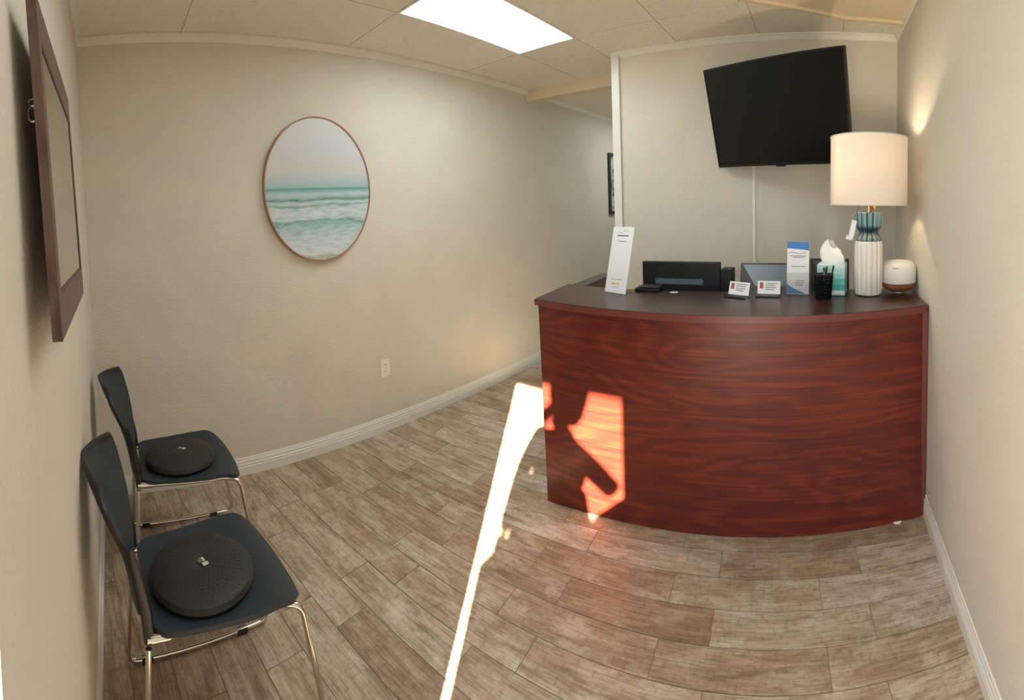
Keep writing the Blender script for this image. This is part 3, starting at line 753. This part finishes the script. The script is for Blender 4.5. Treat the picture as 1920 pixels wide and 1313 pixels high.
# oval seascape
pic = thing('oval_wall_picture', 'oval picture of a pale sea with waves in a thin wooden rim', 'picture', (1.423, YB - .001, 1.757))
ra, rb_, n = .412, .476, 96
def ell(a_, b_, y, k_): return (a_ * math.cos(2 * math.pi * k_ / n), y, b_ * math.sin(2 * math.pi * k_ / n))
bm = B(); rg = []
for (s, y) in ((0, 0), (0, -.034), (-.008, -.034), (-.008, -.026), (-.012, 0)): rg.append([bm.verts.new(ell(ra + s, rb_ + s, y, i)) for i in range(n)])
for q in range(5):
    for i in range(n): bm.faces.new((rg[q][i], rg[q][(i + 1) % n], rg[(q + 1) % 5][(i + 1) % n], rg[(q + 1) % 5][i]))
obj('rim', bm, M_copper, pic, smooth=True, auto=35)
bm = B(); A = [bm.verts.new(ell(ra - .0085, rb_ - .0085, -.027, i)) for i in range(n)]; D = [bm.verts.new(ell(ra - .0085, rb_ - .0085, -.022, i)) for i in range(n)]
bm.faces.new(A); bm.faces.new(D[::-1])
for i in range(n): bm.faces.new((A[i], A[(i + 1) % n], D[(i + 1) % n], D[i]))
m = mat('seascape_print', (200, 210, 210), .35, spec=.35); k = N(m); tc = k.n('TexCoord'); sx = k.n('SeparateXYZ'); k.l(tc.outputs['Object'], sx.inputs[0])
mp = k.n('Mapping'); mp.inputs['Scale'].default_value = (2.2, 1, 9); k.l(tc.outputs['Object'], mp.inputs['Vector'])
nz = k.noise(mp.outputs[0], 1.3, 4, .55)
a1 = k.n('Math', operation='SUBTRACT'); k.l(nz, a1.inputs[0]); a1.inputs[1].default_value = .5
# wobble grows below the horizon
dz = k.n('MapRange'); dz.inputs['From Min'].default_value = .03; dz.inputs['From Max'].default_value = -.3; dz.inputs['To Max'].default_value = .16; k.l(sx.outputs[2], dz.inputs[0])
m1 = k.n('Math', operation='MULTIPLY'); k.l(a1.outputs[0], m1.inputs[0]); k.l(dz.outputs[0], m1.inputs[1])
xs_ = k.n('Math', operation='MULTIPLY'); xs_.inputs[1].default_value = -.02; k.l(sx.outputs[0], xs_.inputs[0])
z1 = k.n('Math', operation='ADD'); k.l(sx.outputs[2], z1.inputs[0]); k.l(m1.outputs[0], z1.inputs[1])
zn = k.n('MapRange'); zn.inputs['From Min'].default_value = -.47; zn.inputs['From Max'].default_value = .47; k.l(z1.outputs[0], zn.inputs[0])
col = k.ramp(zn.outputs[0], [(0, (168, 168, 150)), (.035, (176, 176, 160)), (.045, (214, 220, 224)), (.10, (205, 214, 222)), (.17, (186, 204, 206)), (.225, (160, 192, 190)), (.25, (132, 178, 172)),
    (.275, (80, 138, 134)), (.285, (188, 208, 206)), (.34, (204, 216, 218)), (.375, (186, 206, 206)), (.388, (78, 132, 130)), (.398, (184, 206, 204)), (.415, (178, 202, 202)), (.428, (46, 100, 102)), (.445, (150, 186, 186)), (.465, (190, 206, 210)), (.495, (116, 170, 172)), (.505, (92, 148, 152)), (.512, (160, 190, 194)), (.56, (180, 200, 204)), (.62, (206, 204, 202)), (.8, (206, 210, 214)), (1, (214, 216, 216))])
nf = k.noise(mp.outputs[0], 6, 5, .65); dm = k.n('MapRange'); dm.inputs['From Min'].default_value = .02; dm.inputs['From Max'].default_value = -.1; dm.inputs['To Max'].default_value = .35; k.l(sx.outputs[2], dm.inputs[0])
spk = k.ramp(nf, [(.35, (120, 176, 172)), (.6, (228, 232, 236))])
k.l(k.mix(dm.outputs[0], col, spk), k.b.inputs['Base Color'])
obj('print', bm, m, pic, label='printed seascape with pale sky and teal waves')

# hall picture seen edge-on past the post
hp = thing('hall_picture', 'dark framed picture on the hallway wall, partly hidden by the white post', 'picture', (5.93, YB - .001, 1.86))
bm = B()
for lo, hi in (((-.34, -.03, -.40), (-.30, 0, .40)), ((.30, -.03, -.40), (.34, 0, .40)), ((-.30, -.03, .36), (.30, 0, .40)), ((-.30, -.03, -.40), (.30, 0, -.36))): box(bm, lo, hi)
obj('frame', bm, mat('dark_green_frame', (38, 48, 46), .5), hp)
m = mat('grey_print', (120, 130, 132), .3); k = N(m); k.l(k.ramp(k.noise(k.coords((2, 1, 5)), 3, 4), [(.4, (70, 82, 84)), (.5, (176, 184, 182)), (.7, (206, 212, 208))]), k.b.inputs['Base Color'])
obj('print', box(B(), (-.30, -.018, -.36), (.30, -.006, .36)), m, hp)

# framed mirror on the left wall
fy0, fy1, fz0, fz1 = .69, 1.263, 1.398, 1.915
mr_ = thing('wall_mirror', 'square mirror in a wide dark walnut frame hanging on the left wall above the chairs', 'mirror', (-.088, (fy0 + fy1) / 2, fz0), 0)
Mf = Matrix.Rotation(-.02, 4, 'Y')
hw = (fy1 - fy0) / 2; H = fz1 - fz0; fw = .066; sw = .032; d0 = -.008
frame_pieces = [[(-hw, 0), (hw, 0), (hw - sw, fw), (-hw + sw, fw)], [(-hw, H), (-hw + sw, H - fw), (hw - sw, H - fw), (hw, H)], [(-hw, 0), (-hw + sw, fw), (-hw + sw, H - fw), (-hw, H)], [(hw, 0), (hw, H), (hw - sw, H - fw), (hw - sw, fw)]]
for q in frame_pieces:
    bm = prism(B(), q, d0, .008, M=Mf, axis='x'); obj('frame_rail', bm, M_frame, mr_)
bm = B()
for lo, hi in (((-hw + sw, fw), (hw - sw, fw + .006)), ((-hw + sw, H - fw - .006), (hw - sw, H - fw)), ((-hw + sw, fw + .006), (-hw + sw + .006, H - fw - .006)), ((hw - sw - .006, fw + .006), (hw - sw, H - fw - .006))):
    box(bm, (-.006, lo[0], lo[1]), (.0072, hi[0], hi[1]), M=Mf)
obj('inner_bead', bm, mat('bead', (70, 52, 46), .5), mr_)
obj('glass', box(B(), (.001, -hw + sw + .004, fw + .004), (.006, hw - sw - .004, H - fw - .004), M=Mf), mat('mirror_glass', (205, 205, 190), .04, 1.0), mr_)
obj('backing', box(B(), (d0 + .001, -hw + sw - .001, fw - .001), (-.0065, hw - sw + .001, H - fw + .001), M=Mf), M_black, mr_)
bm = tube(B(), smooth_path([(-.018, -hw + .05, H * .66), (-.028, -hw + .020, H * .70), (-.040, 0, H * .86), (-.034, hw - .02, H * .70)], .02), .0012, 6)
obj('hanging_wire', bm, M_chrome, mr_)
bm = B(); tube(bm, [(-.02 + .008 * math.cos(a), -hw + .022 + .0 * a, H * .66 + .012 * math.sin(a)) for a in [2 * math.pi * i / 14 for i in range(14)]], .0018, 6, closed=True)
obj('hanging_ring', bm, M_chrome, mr_)

# ------------------------------------------------------------------ chairs
def make_chair(label, loc, rz):
    t = thing('stacking_chair', label, 'chair', loc, rz, 'waiting room chairs')
    # seat shell (faces +x): dished, waterfall front
    def seat(u, v):
        x = -.0 + .475 * u; s = 2 * v - 1
        wid = .205 + .035 * min(1, u * 1.6); rc = .06
        dxf = max(0, (u - .86) / .14)
        if u > .84: wid -= .055 * ((u - .84) / .16) ** 2.2
        if u < .10: wid -= .03 * ((.10 - u) / .10) ** 2
        z = .448 - .012 * math.cos(s * math.pi / 2) * math.sin(min(1, u) * math.pi) - .045 * max(0, (u - .80) / .2) ** 2 + .012 * s * s
        xf = x - .03 * s * s * max(0, u - .4)
        return (xf, s * wid, z)
    obj('seat', shell(B(), seat, 26, 20, .014), M_plastic, t, smooth=True, auto=60)
    # skirt under the seat edge
    def back(u, v):   # u: height 0..1, v: across
        s = 2 * v - 1; z = .465 + .40 * u
        half = (.150 + .035 * u) if u < .45 else .160 + .078 * min(1, (u - .45) / .3)
        if u > .86: half -= .07 * ((u - .86) / .14) ** 2
        if u < .08: half -= .03 * ((.08 - u) / .08) ** 2
        z2 = z + (.015 * (1 - s * s) if u > .8 else 0)
        x = -.03 - .105 * u ** 1.3 - .030 * (1 - s * s) * (.4 + u) + .012 * math.sin(u * 3.1) + .045 * max(0, s) * (.2 + u)
        return (x, s * half, z2)
    bk = obj('backrest', shell(B(), back, 24, 16, .012), M_plastic, t, smooth=True, auto=60)
    def rim_(v0, flip):
        pts = [Vector(back(.42 + .58 * i / 10, v0)) for i in range(11)]
        return pts
    loop = [Vector(back(.44 + .56 * i / 10, 0.0)) for i in range(11)] + [Vector(back(1, j / 12)) for j in range(1, 12)] + [Vector(back(1 - .56 * i / 10, 1.0)) for i in range(11)] + [Vector(back(.44, 1 - j / 12)) for j in range(1, 12)]
    obj('rim_bead', tube(B(), loop, .0075, 6, closed=True), M_plastic_d, bk, smooth=True)
    for s in (1, -1):
        # upright bracket that carries the back
        bm = tube(B(), [(-.012, s * .185, .435), (-.018, s * .187, .52), (-.032, s * .19, .60), (-.052, s * .197, .70)], .016, 8, taper=[1, 1.05, .9, .5])
        bmesh.ops.scale(bm, vec=(1, .62, 1), verts=bm.verts, space=Matrix.Translation((0, -s * .188, 0)))
        obj('bracket', bm, M_plastic_d, t, smooth=True)
        y = s * .222
        path = [(-.02, s * .19, .445), (.05, s * .19, .443), (.40, s * .195, .425), (.452, y, .415), (.515, y + s * .012, .013), (.10, y + s * .012, .013), (-.055, y + s * .012, .013), (-.018, s * .2, .43)]
        obj('sled_leg', tube(B(), smooth_path(path, .045, 6), .0095, 10), M_chrome, t, smooth=True)
        obj('collar', tube(B(), [(-.01, s * .19, .445), (.045, s * .19, .444)], .0135, 12), M_chrome, t, smooth=True)
        for x in (.02, .40):
            obj('glide', box(B(), (x - .022, y + s * .012 - .011, .0005), (x + .022, y + s * .012 + .011, .02), bev=.003), M_rubber, t)
    obj('crossbar', tube(B(), [(.36, -.19, .424), (.36, .19, .424)], .008, 8), M_chrome, t, smooth=True)
    return t
CH = [((.045, 1.475, 0), .07, 'dark navy stacking chair with chrome sled legs, nearest the camera'),
      ((.085, 2.265, 0), -.01, 'dark navy stacking chair with chrome sled legs in the room corner')]
for loc, rz, lab in CH: make_chair(lab, loc, rz)

# inflated balance cushions
def cushion(loc, rz, label):
    t = thing('balance_cushion', label, 'cushion', loc, rz, 'balance cushions on the chairs')
    R0 = .172
    prof = [(0, .004), (.10, .001), (.14, .003), (.162, .014), (.172, .030), (.166, .045), (.14, .057), (.10, .064), (.05, .067), (.022, .066), (.018, .063), (0, .062)]
    body = obj('disc', lathe(B(), prof, 48), M_rubber, t, smooth=True)
    bm = B(); ico = []
    for ring in range(4, 15):
        rr = .0115 * ring; cnt = int(2 * math.pi * rr / .0165)
        for q in range(cnt):
            a = 2 * math.pi * (q + .5 * (ring % 2)) / cnt
            z = .067 - .004 * (rr / .1) ** 2 if rr < .1 else .063 - .016 * ((rr - .1) / .06) ** 1.8
            c = Vector((rr * math.cos(a), rr * math.sin(a), z)); r0 = .0032
            v = [bm.verts.new(c + Vector((r0 * math.cos(b), r0 * math.sin(b), -.001))) for b in (0, 1.57, 3.14, 4.71)]; tp = bm.verts.new(c + Vector((0, 0, .0035)))
            for i in range(4): bm.faces.new((v[i], v[(i + 1) % 4], tp))
    nb = obj('nub_texture', bm, M_rubber, t, smooth=True); nb['kind'] = 'stuff'
    bm = lathe(B(), [(0, .0645), (.013, .0645), (.013, .0675), (.008, .068), (0, .066)], 20)
    vl = obj('valve', bm, mat('grey_valve', (96, 96, 92), .4), t, smooth=True)
    bm = box(B(), (-.006, -.030, .0685), (.014, -.016, .0695)); box(bm, (.002, -.012, .0685), (.010, .008, .0695))
    obj('emblem', bm, mat('pale_print', (196, 196, 188), .5), t, label='small pale mark beside the valve')
cushion((.235, 1.46, .445), .3, 'round black nubbed balance cushion on the nearer chair')
cushion((.285, 2.235, .445), .9, 'round black nubbed balance cushion on the chair in the corner')
